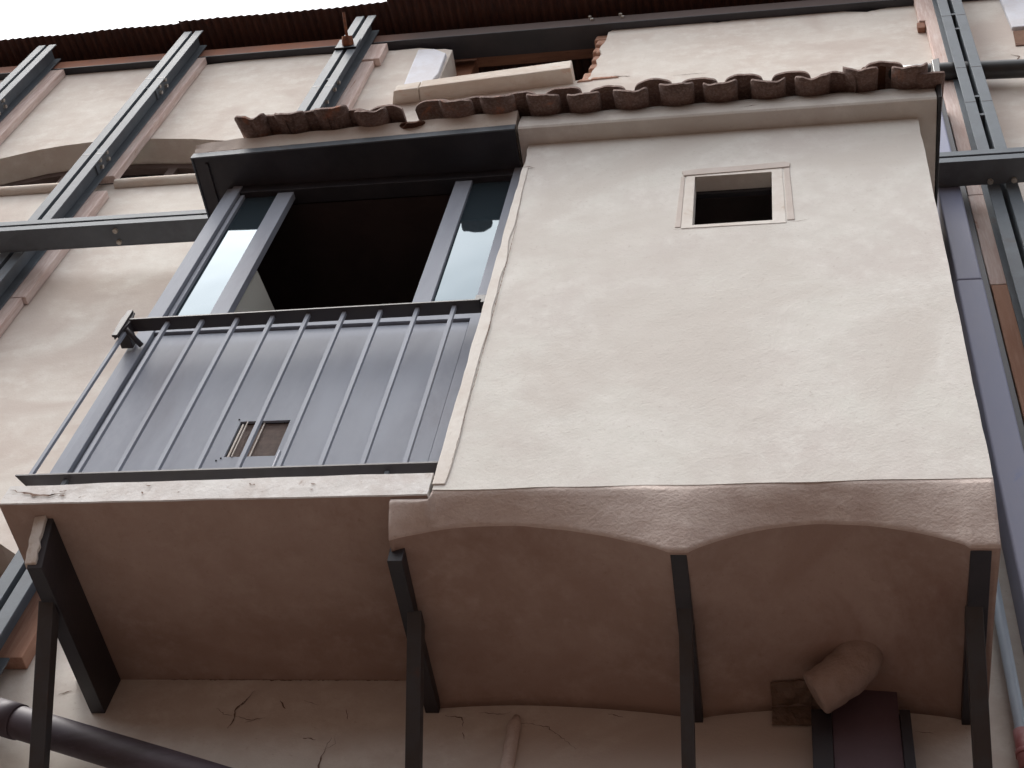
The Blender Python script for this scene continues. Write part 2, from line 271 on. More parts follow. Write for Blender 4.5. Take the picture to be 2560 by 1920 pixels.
# cracks in the render
random.seed(11)
yc = WY - 0.0025
for pts, w in (([(-1.36, 5.352), (-1.5, 5.349), (-1.8, 5.350), (-2.1, 5.347), (-2.5, 5.349)], .010),
               ([(-2.13, 5.25), (-2.16, 5.19), (-2.15, 5.15), (-2.165, 5.10)], .011), ([(-2.16, 5.19), (-2.13, 5.24), (-2.11, 5.29)], .005),
               ([(-1.99, 5.24), (-1.96, 5.20)], .009), ([(-1.75, 5.02), (-1.76, 4.96), (-1.75, 4.90), (-1.78, 4.82)], .011), ([(-1.75, 5.02), (-1.74, 5.06)], .004),
               ([(-1.85, 5.06), (-1.80, 5.05)], .008), ([(-1.72, 5.20), (-1.70, 5.15)], .007),
               ([(-1.055, 5.14), (-0.99, 5.135), (-0.93, 5.12), (-0.86, 5.06), (-0.82, 5.02)], .0045), ([(-1.33, 5.17), (-1.26, 5.165), (-1.25, 5.12)], .007), ([(-1.245, 5.09), (-1.235, 5.06)], .006),
               ([(1.44, 10.82), (1.49, 10.78), (1.46, 10.72)], .02), ([(-0.75, 10.9), (-0.6, 10.91), (-0.52, 10.90)], .007), ([(-1.28, 10.96), (-1.15, 10.97), (-1.05, 10.95)], .02),
               ([(-2.93, 5.27), (-2.88, 5.285)], .008),
               ([(-2.24, 5.20), (-2.20, 5.17), (-2.165, 5.165)], .004), ([(-2.15, 5.16), (-2.10, 5.145), (-2.05, 5.15)], .004), ([(-2.10, 5.13), (-2.03, 5.155)], .0035), ([(-1.76, 5.0), (-1.72, 5.03), (-1.73, 5.07)], .003), ([(-1.9, 5.24), (-1.83, 5.22)], .003), ([(-1.2, 5.19), (-1.12, 5.18), (-1.08, 5.195)], .004), ([(-.72, 5.19), (-.66, 5.17)], .005), ([(.36, 5.12), (.42, 5.11)], .004)):
    crack(house, pts, w, yc)
# dark rooms behind the openings
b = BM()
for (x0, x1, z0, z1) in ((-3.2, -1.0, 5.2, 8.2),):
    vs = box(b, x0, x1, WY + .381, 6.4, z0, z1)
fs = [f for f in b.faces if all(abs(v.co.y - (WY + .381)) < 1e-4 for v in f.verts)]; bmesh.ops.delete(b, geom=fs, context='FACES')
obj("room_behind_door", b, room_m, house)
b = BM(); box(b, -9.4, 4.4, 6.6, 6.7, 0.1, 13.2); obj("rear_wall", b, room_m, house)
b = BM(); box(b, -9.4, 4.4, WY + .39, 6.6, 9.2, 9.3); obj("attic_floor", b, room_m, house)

# ------------------------------------------------------------------ corrugated roof
roof = thing("corrugated_roof", "rusty dark brown corrugated iron roof overhanging the steel beam at the top", "roof", loc=(0, 4, 12))
sheets = [(-9.6, -8.0, 3.80), (-8.1, -6.4, 3.79), (-6.5, -4.66, 3.778), (-4.74, -2.9, 3.762), (-3.0, -1.1, 3.72), (-1.2, 0.7, 3.72), (0.6, 2.6, 3.72), (2.5, 4.6, 3.72)]
for k, (x0, x1, ye) in enumerate(sheets):
    b = BM(); n = int((x1 - x0) / .009); cols = []
    zoff = .012 * (k % 2) + (.008 if k >= 3 else 0)
    for i in range(n + 1):
        x = lerp(x0, x1, i / n); zw = .011 * math.sin(x * 2 * math.pi / .066) + zoff
        e = ye + .012 * nz(x * 2.2, k) + .004 * nz(x * 14, k)
        dx = .0
        cols.append([b.verts.new((x + dx, y, 12.165 + (y - 3.745) * .20 + zw * 1.0 + .01 * nz(x * 1.3, y))) for y in (e, 4.3, 5.2, 6.8)])
    for c0, c1 in zip(cols, cols[1:]):
        for j in range(3): f = b.faces.new((c0[j], c1[j], c1[j + 1], c0[j + 1])); f.smooth = True
    o = obj("roof_sheet", b, corr_m, roof, recalc=False); so = o.modifiers.new("t", 'SOLIDIFY'); so.thickness = .003
# ------------------------------------------------------------------ fascia beam under the roof
fb = thing("roof_beam", "long steel channel under the corrugated roof, rusty orange fading to dark brown", "beam", loc=(0, 4, 12))
b = BM(); hexa(b, [(-9.5, 3.95, 11.885), (2.4, 3.95, 11.815), (2.4, 4.12, 11.815), (-9.5, 4.12, 11.885), (-9.5, 3.95, 12.035), (2.4, 3.95, 11.95), (2.4, 4.12, 11.95), (-9.5, 4.12, 12.035)])
obj("channel", b, prim, fb, bevel=.004)
b = BM(); hexa(b, [(-9.5, 3.945, 11.872), (2.4, 3.945, 11.802), (2.4, 4.13, 11.802), (-9.5, 4.13, 11.872), (-9.5, 3.945, 11.884), (2.4, 3.945, 11.814), (2.4, 4.13, 11.814), (-9.5, 4.13, 11.884)])
obj("lower_flange", b, dark_st, fb)
def bolt(bm, p, axis, r=.014, h=.012, seg=6):
    p = Vector(p); a = Vector(axis).normalized(); s = a.orthogonal().normalized(); t = a.cross(s)
    A = [bm.verts.new(p + (s * math.cos(k * 2 * math.pi / seg) + t * math.sin(k * 2 * math.pi / seg)) * r) for k in range(seg)]
    B = [bm.verts.new(v.co + a * h) for v in A]
    for k in range(seg): bm.faces.new((A[k], A[(k + 1) % seg], B[(k + 1) % seg], B[k]))
    bm.faces.new(B); bm.faces.new(A[::-1])
for x, z in ((-1.40, 11.93), (-1.42, 11.98), (-1.17, 11.93), (-1.19, 11.98)):
    b = BM(); bolt(b, (x, 3.95, z), (0, -1, 0), .014, .014); obj("bolt", b, bolt_m, fb)
# timbers seen in the broken opening
b = BM(); hexa(b, [(-3.2, 4.15, 12.0), (-0.9, 4.15, 12.0), (-0.9, 4.28, 12.0), (-3.2, 4.28, 12.0), (-3.2, 4.15, 12.12), (-0.9, 4.15, 12.12), (-0.9, 4.28, 12.12), (-3.2, 4.28, 12.12)])
tag(obj("timber_beam", b, wood_dk, bevel=.006), "reddish horizontal timber beam spanning the top of the broken wall opening", "timber beam")
b = BM(); box(b, -2.50, -2.33, 4.20, 4.34, 10.4, 11.995)
tag(obj("timber_post", b, wood_dk, bevel=.006), "upright brown timber post standing in the broken wall opening beside the white stone", "timber post")

# ------------------------------------------------------------------ steel columns
def column(name, label, x0, x1, zt, zb, lean, splices, bolts, spacers, z_side=1, ztb=None):
    """two channels back to back with a gap; front flanges at y=3.81, rear at 3.94; lean = x shift per metre down"""
    t = thing(name, label, "column", "steel columns bolted to the house front", loc=((x0 + x1) / 2, 3.88, 0))
    w = x1 - x0; g = .030; fl = (w - g) / 2
    def sh(z): return -(zt - z) * lean
    def leaned(bm, xa, xb, ya, yb, za, zc):
        hexa(bm, [(xa + sh(za), ya, za), (xb + sh(za), ya, za), (xb + sh(za), yb, za), (xa + sh(za), yb, za), (xa + sh(zc), ya, zc), (xb + sh(zc), ya, zc), (xb + sh(zc), yb, zc), (xa + sh(zc), yb, zc)])
    for side in (0, 1):
        a = x0 if side == 0 else x1 - fl; c = a + fl
        b = BM()
        leaned(b, a, c, 3.810, 3.819, zb, zt); leaned(b, a, c, 3.931, 3.940, zb, zt)
        wx = (c - .007, c) if side == 0 else (a, a + .007)
        leaned(b, wx[0], wx[1], 3.819, 3.931, zb, zt)
        obj("channel", b, steel, t, bevel=.0015)
    for z in spacers:
        b = BM(); leaned(b, x0 + fl - .001, x1 - fl + .001, 3.822, 3.90, z - .012, z + .012); obj("spacer_plate", b, steel, t)
    for z in splices:
        for a, c in ((x0, x0 + fl), (x1 - fl, x1)):
            b = BM(); leaned(b, a + .001, c - .001, 3.8088, 3.812, z - .003, z + .003); obj("weld_seam", b, dark_st, t)
    for z, pl in bolts:
        s = z_side; bx = (x1 - fl + .007) if s > 0 else (x0 + fl - .007)
        if pl:
            b = BM(); leaned(b, *((bx, bx + .012) if s > 0 else (bx - .012, bx)), 3.822, 3.929, z - .12, z + .12); obj("splice_plate", b, steel, t, bevel=.001)
        off = .012 if pl else 0
        for dz in (-.06, .06):
            for y in (3.85, 3.90):
                b = BM(); bolt(b, (bx + s * off + sh(z), y, z + dz), (s, 0, 0), .015, .020); obj("bolt", b, bolt_m, t)
    return t
column("steel_column", "grey twin channel steel column at the far left edge, its top below the corrugated roof", -5.905, -5.748, 12.04, 0.0, 0, (), ((11.0, True), (10.7, False)), (11.3,))
column("steel_column", "grey twin channel steel column left of the balcony, crossing the arched window", -4.655, -4.497, 12.06, 0.0, 0, (11.15, 9.9), ((11.15, True), (9.95, True)), (11.0, 10.0))
column("steel_column", "grey twin channel steel column topped by a rusty threaded rod, rising behind the tiles", -3.235, -3.075, 12.06, 0.0, 0.016, (11.55, 10.75), ((10.95, False), (10.62, False)), (10.9,))
column("steel_column", "grey twin channel steel column at the right, with short plates bridging its slot", 1.030, 1.185, 12.4, 0.0, 0, (11.1, 10.25, 9.75), (), (11.15, 10.9, 9.85, 9.6), z_side=-1)
# threaded rod and nut on the third column
t = thing("threaded_rod", "rusty threaded rod with a big nut sticking out of the column top above the tiles", "rod", loc=(-3.14, 3.8, 11.5))
b = BM(); tube(b, [(-3.155, 3.81, 11.45), (-3.16, 3.70, 11.50), (-3.165, 3.58, 11.545)], .011, 10); obj("rod", b, rust_m, t)
b = BM(); tube(b, [(-3.155, 3.805, 11.455), (-3.157, 3.775, 11.468), (-3.158, 3.74, 11.484)], [.046, .046, .040], 6); obj("nut", b, rust_m, t, bevel=.003)
b = BM(); box(b, -3.245, -3.085, 3.796, 3.808, 11.41, 11.57); obj("washer_plate", b, steel, t, bevel=.002)
b = BM(); box(b, -3.247, -3.083, 3.797, 3.8085, 11.400, 11.409); obj("plate_edge", b, gap_m, t)
# ------------------------------------------------------------------ boards behind the columns
def board(label, x0, x1, z0, z1, m, y0=3.943, grp="wooden boards behind the steel columns", bow=.004, lean=0.0):
    b = BM(); n = max(2, int((z1 - z0) / .25)); rings = []
    for i in range(n + 1):
        z = lerp(z0, z1, i / n); dx = bow * nz(z * 1.7, x0) - (z1 - z) * lean
        rings.append([b.verts.new(p) for p in ((x0 + dx, y0, z), (x1 + dx, y0 + .002 * nz(z), z), (x1 + dx + .004 * nz(z * 5), 3.9985, z), (x0 + dx, 3.9985, z))])
    for p, q in zip(rings, rings[1:]):
        for k in range(4): b.faces.new((p[k], p[(k + 1) % 4], q[(k + 1) % 4], q[k]))
    b.faces.new(rings[0][::-1]); b.faces.new(rings[-1])
    return tag(obj("wooden_board", b, m, bevel=.004), label, "board", grp)
board("pale board behind the far left column, reaching the roof beam", -5.93, -5.640, 9.85, 11.83, wood_st)
board("long pale weathered board behind the column left of the balcony, above the window sill line", -4.70, -4.435, 9.83, 11.83, wood_st)
board("pale board below the window sill line, behind the column left of the balcony", -4.70, -4.405, 8.30, 9.62, wood_st)
board("stained board with a rusty knot at the left edge below the steel beam", -4.70, -4.425, 4.5, 8.292, wood_st)
board("short thick pale board block at the top of the column with the rusty rod", -3.26, -2.955, 11.50, 11.79, wood_st, y0=3.938)
board("long pale board behind the column with the rusty rod, down to the tiles", -3.26, -3.000, 6.6, 11.494, wood_st, y0=3.950)
board("orange raw board end behind the column foot at lower left, beside the balcony bracket", -3.38, -3.125, 5.40, 6.55, wood_or, y0=3.93)
board("pink board end beside the top of the right column", 0.915, 1.20, 11.40, 12.3, wood_st, y0=3.95)
board("pale pink board left of the right column, above the black pipe", 0.955, 1.225, 8.86, 11.39, wood_st)
board("pale board between the blue grey casing and the right column, just under the steel beam", 0.953, 1.225, 7.93, 8.855, wood_st)
board("orange raw board between the blue grey casing and the right column", 0.955, 1.225, 0.5, 7.925, wood_or)
b = BM(); box(b, 0.90, 0.95, 3.96, 3.999, 11.30, 11.398); tag(obj("wood_wedge", b, wood_dk, bevel=.003), "small brown wedge below the pink board end beside the right column", "wedge")
# ------------------------------------------------------------------ horizontal beams
def beam(label, x0, x1, z0, z1, bolts, tilt=0):
    t = thing("steel_beam", label, "beam", "horizontal steel beams", loc=(x0, 3.7, z0))
    g = .02; h = (z1 - z0 - g) / 2
    for a in (z0, z1 - h):
        b = BM(); c = a + h
        box(b, x0, x1, 3.650, 3.660, a, c); box(b, x0, x1, 3.786, 3.796, a, c)
        w = (c - .008, c) if a == z0 else (a, a + .008)
        box(b, x0, x1, 3.660, 3.786, z0 + .001 if a == z0 else w[0], z0 + .009 if a == z0 else w[1])
        obj("channel", b, steel, t, bevel=.0015)
    for x, y in bolts:
        b = BM(); bolt(b, (x, y, z0 + .001), (0, 0, -1), .016, .016); obj("bolt", b, bolt_m, t)
    return t
beam("dark grey horizontal steel beam running from the left edge to the balcony canopy", -9.4, -2.95, 8.575, 8.692, ((-3.86, 3.69), (-3.86, 3.765)))
beam("dark grey horizontal steel beam right of the bay cornice, crossing the right column", 0.62, 3.9, 8.69, 8.812, ((1.04, 3.775), (1.16, 3.775)))

# ------------------------------------------------------------------ plastered bay
bay = thing("plastered_bay", "cream plastered box bay with a small square window and an arched underside", "bay", loc=(-.3, 3.5, 5.3))
BX0, BX1, BY = -1.252, 0.606, 3.08
wo = [(-.418, 7.143), (-.422, 7.592), (-.076, 7.594), (-.076, 7.148)]
outer = wavy((BX0, 5.375), (BX0 - .004, 8.07), 40, .010, 6) + [(BX0 - .004, 8.07), (BX1, 8.07)] + wavy((BX1, 8.069), (BX1 + .002, 5.375), 30, .006, 5) + wavy((BX1 + .002, 5.372), (BX0, 5.372), 30, .006, 4)
b = BM(); prism(b, outer, [wo], BY, BY + .075); obj("front_wall", b, plaster, bay, bevel=.0015, seg=2)
b = BM(); box(b, BX0 + .012, BX0 + .15, BY + .0755, 4.0, 5.36, 8.08); obj("side_wall", b, plaster, bay)
b = BM(); box(b, BX1 - .15, BX1 - .008, BY + .0755, 4.0, 5.36, 8.08); obj("side_wall", b, plaster, bay)
b = BM(); box(b, BX0 + .15, BX1 - .15, BY + .0755, 3.998, 7.80, 8.06); obj("inner_ceiling", b, bayroom_m, bay)
b = BM(); box(b, BX0 + .15, BX1 - .15, BY + .0755, 3.998, 5.40, 5.5); box(b, BX0 + .15, BX1 - .15, 3.96, 3.998, 5.5, 7.8); obj("inner_room", b, bayroom_m, bay)
b = BM(); box(b, -.50, .0, BY + .077, BY + .10, 7.57, 7.66); obj("inner_lintel", b, dark_st, bay)
# base: outward sloping band with two shallow vaults behind it
def vault(x, springL, crown, xs):
    for (a, c) in xs:
        if a <= x <= c:
            t = (x - a) / (c - a); return lerp(springL, crown, 1 - (2 * t - 1) ** 2) if springL < crown else crown
    return springL
def zlow(x):
    if x < -.432: a, c_, s0, s1, c, p = -1.41, -.432, 5.222, 5.150, 5.296, .44
    elif x < -.366: return 5.150
    elif x < .512: a, c_, s0, s1, c, p = -.366, .512, 5.150, 5.158, 5.278, .49
    else: return 5.150
    t = min(max((x - a) / (c_ - a), 0), 1); q = t / p * .5 if t < p else .5 + (t - p) / (1 - p) * .5
    return lerp(s0, s1, t) + (c - lerp(s0, s1, p)) * math.sin(math.pi * q) ** .8
def zsof(x):
    c = zlow(x); s = 5.190; return s + max(0, (c - 5.15)) * .35
b = BM(); nx = 150; cols = []
for i in range(nx + 1):
    x = lerp(-1.396, BX1 + .003, i / nx); zt_ = 5.3800 if x > -1.262 else 5.338 + .004 * nz(x * 9)
    zl = zlow(x) + .004 * nz(x * 9, 5); zs = zsof(x); pts = []
    yb_ = 3.0802
    if x <= -1.262: pts += [(3.30, 5.338), (3.09, zt_)]
    else: pts += [(3.20, 5.376), (yb_, zt_ + .0)]
    ztop = pts[-1][1]
    for t in (.10, .25, .4, .55, .7, .85, .96): pts.append((lerp(yb_ + .001, 3.172, t ** 1.15) + .005 * nz(x * 6, t * 3), lerp(ztop - .008, zl + .004, t) + .003 * nz(x * 7, t * 6)))
    pts.append((3.176, zl)); pts.append((3.184, zl))
    for t in (.06, .15, .3, .45, .6, .75, .88, .95): pts.append((lerp(3.184, 4.0, t), lerp(zl, zs, min(1, t * 2.2)) + .004 * nz(x * 3, t * 5)))
    pts.append((4.0, zs - .015)); pts.append((4.0, 5.41))
    cols.append([b.verts.new((x, p[0], p[1])) for p in pts])
for c0, c1 in zip(cols, cols[1:]):
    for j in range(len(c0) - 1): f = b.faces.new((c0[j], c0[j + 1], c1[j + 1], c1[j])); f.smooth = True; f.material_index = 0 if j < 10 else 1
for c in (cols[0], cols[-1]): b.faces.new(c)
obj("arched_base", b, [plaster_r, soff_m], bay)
# cornice
b = BM(); cols = []; n = 90
for i in range(n + 1):
    x = lerp(-1.302, 0.690, i / n); zb = 8.055 + .003 * nz(x * 3)
    up = .016 * (1 + math.cos((x + 1.185) * 2 * math.pi / .222)) / 2
    zt_ = lerp(8.205, 8.215, i / n)
    cols.append([b.verts.new((x, y, z)) for y, z in ((4.0, zb), (3.10, zb), (2.992, zb + .001), (2.984, zb + .012), (2.983, zb + .06), (2.986, 8.15), (2.994, zt_ - up), (3.02, zt_ + .02 - up), (3.12, zt_ + .05 - up), (4.0, 8.50))])
for c0, c1 in zip(cols, cols[1:]):
    for j in range(len(c0) - 1): f = b.faces.new((c0[j], c0[j + 1], c1[j + 1], c1[j])); f.smooth = j >= 4
for c in (cols[0], cols[-1]): b.faces.new(c)
obj("cornice", b, plaster, bay)
# raised surround of the little window
b = BM(); prism(b, [(-.466, 7.118), (-.462, 7.618), (-.03, 7.626), (-.018, 7.118)], [wo[::-1]], BY - .0025, BY + .004); obj("window_surround", b, bead_m, bay, bevel=.0022, seg=4)
b = BM(); prism(b, [(-.475, 7.606), (-.485, 7.650), (-.40, 7.664), (-.2, 7.668), (-.02, 7.682), (.008, 7.665), (.004, 7.630), (-.03, 7.626), (-.25, 7.614)], [], BY - .007, BY + .004)
obj("window_hood", b, pink_m, bay, bevel=.0062, seg=5)
b = BM(); prism(b, [(-.494, 7.13), (-.486, 7.604), (-.468, 7.604), (-.468, 7.13)], [], BY - .003, BY + .004); obj("window_trim", b, pink_m, bay, bevel=.0028, seg=4)
b = BM(); prism(b, [(-.014, 7.14), (-.022, 7.622), (.004, 7.628), (.018, 7.14)], [], BY - .0035, BY + .004); obj("window_trim", b, pink_m, bay, bevel=.003, seg=4)
# corner bead at the left edge with the hairline crack next to it
b = BM()
L = []; Rr = []
for i in range(61):
    z = lerp(5.40, 7.80, i / 60); w = .045 + .014 * nz(z * 5, 2) - .02 * (i / 60) ** 3
    L.append((BX0 - .004 + .004 * nz(z * 9), z)); Rr.append((BX0 + w, z))
prism(b, L + Rr[::-1], [], BY - .005, BY + .01); obj("corner_bead", b, bead_m, bay, bevel=.003)
random.seed(5)
crack(bay, [(BX0 + .045, 5.42), (BX0 + .050, 6.0), (BX0 + .048, 6.7), (BX0 + .046, 7.2), (BX0 + .028, 7.55)], .0055, BY - .0062, .0012)
crack(bay, [(BX0 + .0, 7.80), (BX0 + .03, 7.80), (BX0 + .06, 7.785)], .009, BY - .0062, .002)
crack(bay, [(-.50, 7.115), (-.40, 7.112), (-.30, 7.116)], .003, BY - .0018, .001)
crack(bay, [(-.02, 7.12), (.05, 7.13), (.08, 7.14)], .003, BY - .0018, .001)
crack(bay, [(-1.02, 8.155), (-0.97, 8.16)], .008, 2.9805, .003); crack(bay, [(-.22, 8.10), (-.12, 8.12)], .006, 2.981, .003); crack(bay, [(.12, 8.15), (.2, 8.155)], .006, 2.982, .003)
# dark flashing on the right side of the cornice
b = BM(); hexa(b, [(.694, 2.978, 8.045), (.712, 2.975, 8.045), (.700, 3.95, 8.06), (.694, 3.95, 8.06), (.700, 2.955, 8.43), (.735, 2.950, 8.43), (.70, 3.95, 8.7), (.694, 3.95, 8.7)])
tag(obj("flashing_plate", b, pipe_m, bevel=.004), "black flashing plate closing the right end of the tiled cornice", "flashing")

# ------------------------------------------------------------------ canopy over the balcony
can = thing("steel_canopy", "dark steel edged canopy over the balcony opening, carrying mortar and tiles", "canopy", loc=(-2.2, 3.5, 8.05))
CA, CB = (-3.03, 3.02), (-1.318, 2.985)
def cy(x): return lerp(CA[1], CB[1], (x - CA[0]) / (CB[0] - CA[0]))
b = BM(); hexa(b, [(CA[0], CA[1], 8.050), (CB[0], CB[1], 8.050), (CB[0], CB[1] + .008, 8.050), (CA[0], CA[1] + .008, 8.050), (CA[0], CA[1], 8.100), (CB[0], CB[1], 8.100), (CB[0], CB[1] + .008, 8.100), (CA[0], CA[1] + .008, 8.100)])
hexa(b, [(CA[0], CA[1], 8.05), (CA[0] + .008, CA[1], 8.05), (CA[0] + .008, 4.0, 8.05), (CA[0], 4.0, 8.05), (CA[0], CA[1], 8.10), (CA[0] + .008, CA[1], 8.10), (CA[0] + .008, 4.0, 8.10), (CA[0], 4.0, 8.10)])
obj("edge_lip", b, steel, can, bevel=.001)
b = BM(); hexa(b, [(CA[0] + .009, CA[1] + .009, 8.058), (CB[0], CB[1] + .009, 8.058), (CB[0], 3.998, 8.058), (CA[0] + .009, 3.998, 8.058), (CA[0] + .009, CA[1] + .009, 8.07), (CB[0], CB[1] + .009, 8.07), (CB[0], 3.998, 8.07), (CA[0] + .009, 3.998, 8.07)])
obj("soffit_sheet", b, dark_st, can)
b = BM(); box(b, -2.96, -2.945, 3.06, 3.95, 8.046, 8.057); obj("soffit_rib", b, dark_st, can)
b = BM(); cols = []; n = 110
for i in range(n + 1):
    x = lerp(CA[0] + .004, CB[0], i / n); y0_ = cy(x) + .004; t = i / n
    up = .018 * (1 + math.cos((x + 2.70) * 2 * math.pi / .213)) / 2
    e = min(1, t / .05); zt_ = lerp(8.182, 8.212, t) - (1 - e) * .03
    y_in = y0_ + .03 * nz(x * 11, 2)
    cols.append([b.verts.new((x, y, z)) for y, z in ((3.99, 8.101), (y0_, 8.101), (y0_ - .004 + .004 * nz(x * 17), 8.108 + .006 * nz(x * 22)), (y0_ - .012, 8.135 + .006 * nz(x * 12)), (y0_ - .026, zt_ - up * .7 + .005 * nz(x * 16, 4)), (y0_ + .05, zt_ + .03 - up), (3.99, 8.46))])
for c0, c1 in zip(cols, cols[1:]):
    for j in range(len(c0) - 1): f = b.faces.new((c0[j], c0[j + 1], c1[j + 1], c1[j])); f.smooth = j > 3
for c in (cols[0], cols[-1]): b.faces.new(c)
obj("mortar_bed", b, plaster_w, can)

# ------------------------------------------------------------------ clay tiles
tiles = thing("tile_roof", "row of weathered brown clay barrel tiles along the canopy and the bay cornice", "tile roof", loc=(-1.2, 3.4, 8.2))
def tile(kind, x, zf, yf, hw, sag, m=tile_m, tilt=0.0, ln=1.1, slope=.36, yaw=0.0, th=.016, chip=0):
    """curved clay tile; kind -1 hollow up (pan), +1 hollow down (cover); zf = height of the trough / crest at the front end"""
    b = BM(); na = 18; nl = 10; rows = []
    for j in range(nl + 1):
        v = j / nl; y = yf + ln * v; k = 1 - .12 * v
        row = []
        for i in range(na + 1):
            t = 2 * i / na - 1; a = t * 1.42
            xx = hw * math.sin(a) / math.sin(1.42) * k; zz = sag * (1 - math.cos(a)) / (1 - math.cos(1.42)) * k
            e = 0
            if j == 0: e = .020 * abs(t) ** 7 + .006 * nz((x + xx) * 21, 3) + chip * max(0, nz((x + xx) * 15, 9))
            p = Vector((xx, 0, -kind * zz)); p.rotate(Matrix.Rotation(tilt, 3, 'Y'))
            row.append((x + p.x + yaw * v, y + e, zf + p.z + slope * (y - yf) + .004 * nz((x + xx) * 9, y * 4)))
        rows.append(row)
    def lay(off): return [[b.verts.new((p[0], p[1], p[2] + off)) for p in r] for r in rows]
    T, Bt = lay(0), lay(-th * 1.15)
    for j in range(nl):
        for i in range(na):
            f = b.faces.new((T[j][i], T[j][i + 1], T[j + 1][i + 1], T[j + 1][i])); f.smooth = True
            f = b.faces.new((Bt[j][i], Bt[j + 1][i], Bt[j + 1][i + 1], Bt[j][i + 1])); f.smooth = True
    for i in range(na):
        b.faces.new((T[0][i + 1], T[0][i], Bt[0][i], Bt[0][i + 1])); b.faces.new((T[nl][i], T[nl][i + 1], Bt[nl][i + 1], Bt[nl][i]))
    for j in range(nl):
        b.faces.new((T[j][0], T[j + 1][0], Bt[j + 1][0], Bt[j][0])); b.faces.new((T[j + 1][na], T[j][na], Bt[j][na], Bt[j + 1][na]))
    return obj("pan_tile" if kind < 0 else "cover_tile", b, m, tiles)
random.seed(21)
pans = [(-2.715, 8.165), (-2.506, 8.172), (-2.276, 8.174), (-2.067, 8.160), (-1.628, 8.165), (-1.416, 8.162), (-1.185, 8.162), (-0.976, 8.158), (-0.744, 8.150), (-0.523, 8.150), (-0.309, 8.162), (-0.081, 8.160), (0.135, 8.155), (0.337, 8.165), (0.575, 8.150)]
for i, (x, z) in enumerate(pans):
    tl = random.uniform(-.05, .05)
    if i == 13: tl = .30
    tile(-1, x + random.uniform(-.006, .006), z + .008 + random.uniform(-.004, .004), 2.866 + random.uniform(-.012, .012), random.uniform(.080, .088), lerp(.034, .048, i / 14), tilt=tl, chip=.02)
allx = [p[0] for p in pans[:4]] + [-1.845] + [p[0] for p in pans[4:]]
for i, (a, c) in enumerate(zip(allx, allx[1:])):
    x = (a + c) / 2; rise = lerp(.050, .088, min(1, i / 9))
    if i == 3: x = -1.985
    if i == 4: x = -1.735
    if i == 13: rise -= .03
    tile(1, x, 8.182 + rise + random.uniform(-.005, .006), lerp(2.898, 2.885, min(1, i / 6)) + random.uniform(-.010, .010), .094, lerp(.056, .066, min(1, i / 6)), tilt=random.uniform(-.06, .06), slope=.36)
# broken pan in the gap with red shards
tile(-1, -1.86, 8.150, 2.955, .07, .045, m=tile_red, chip=.05)
for x, z, q in ((-1.900, 8.170, .020), (-1.815, 8.165, .022)):
    b = BM(); hexa(b, [(x - q, 2.965, z - .010), (x + q, 2.962, z), (x + q * .7, 3.00, z), (x - q, 3.00, z - .01), (x - q * .8, 2.967, z + .006), (x + q * .8, 2.963, z + .012), (x + q * .7, 3.00, z + .012), (x - q * .7, 3.00, z + .006)])
    obj("broken_shard", b, tile_red, tiles, bevel=.004)
tile(-1, 0.44, 8.275, 2.90, .08, .025, m=tile_red, tilt=-.10, ln=.35)
tile(-1, 0.665, 8.155, 2.90, .07, .03, tilt=.05, ln=1.0)
# tangle at the right end of the tiles
b = BM(); tube(b, [(.505, 2.93, 8.235), (.53, 2.94, 8.262), (.585, 2.95, 8.262), (.61, 2.95, 8.225)], .030, 12); tag(obj("hose_end", b, pipe_m), "short black hose end lying on the last tiles of the cornice", "hose")
b = BM(); cols = []
for i in range(9):
    x = lerp(.60, .72, i / 8); cols.append([b.verts.new((x, 2.97 + .10 * j + .01 * nz(x * 30, j), 8.215 + .045 * j + .025 * math.sin((i + j) * .9))) for j in range(4)])
for c0, c1 in zip(cols, cols[1:]):
    for j in range(3): f = b.faces.new((c0[j], c1[j], c1[j + 1], c0[j + 1])); f.smooth = True
o = obj("plastic_bag", b, bag_m); o.modifiers.new("t", 'SOLIDIFY').thickness = .004; tag(o, "scrap of white plastic sheet caught at the right end of the tiles", "plastic sheet")

# ------------------------------------------------------------------ balcony slab
slab = thing("balcony_slab", "thin white edged balcony slab with a plastered underside coloured dark for its shade", "slab", loc=(-2.1, 3.5, 5.4))
b = BM(); cols = []; n = 80
for i in range(n + 1):
    x = lerp(-2.885, -1.264, i / n); zt_ = 5.452 + .02 * (i / n) + .004 * nz(x * 5)
    cols.append([b.verts.new((x, y, z)) for y, z in ((3.082, 5.346 + .003 * nz(x * 6)), (3.078, 5.350 + .003 * nz(x * 6)), (3.078 + .002 * nz(x * 8), 5.40), (3.078, zt_ - .003), (3.082, zt_), (4.0, 5.47))])
for c0, c1 in zip(cols, cols[1:]):
    for j in range(5): f = b.faces.new((c0[j], c1[j], c1[j + 1], c0[j + 1])); f.smooth = False
e0 = [v for v in cols[0]]; bl0 = b.verts.new((-2.885, 4.0, 5.349)); bl1 = b.verts.new((-1.264, 4.0, 5.349))
b.faces.new(e0 + [bl0]); b.faces.new(cols[-1] + [bl1])
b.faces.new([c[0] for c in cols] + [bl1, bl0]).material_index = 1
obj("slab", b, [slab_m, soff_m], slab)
b = BM(); random.seed(14)
ribbon(b, [(-2.87, 5.42), (-2.80, 5.40), (-2.72, 5.385), (-2.64, 5.395)], .010, 3.0735, .005)
for _ in range(14):
    x = random.uniform(-2.88, -2.5) if _ < 8 else random.uniform(-2.5, -1.3); z = random.uniform(5.37, 5.43); ribbon(b, [(x, z), (x + random.uniform(-.02, .03), z + random.uniform(-.01, .01))], .006, 3.0735, .003, .006)
obj("dirt_mark", b, crack_m, slab, recalc=False)

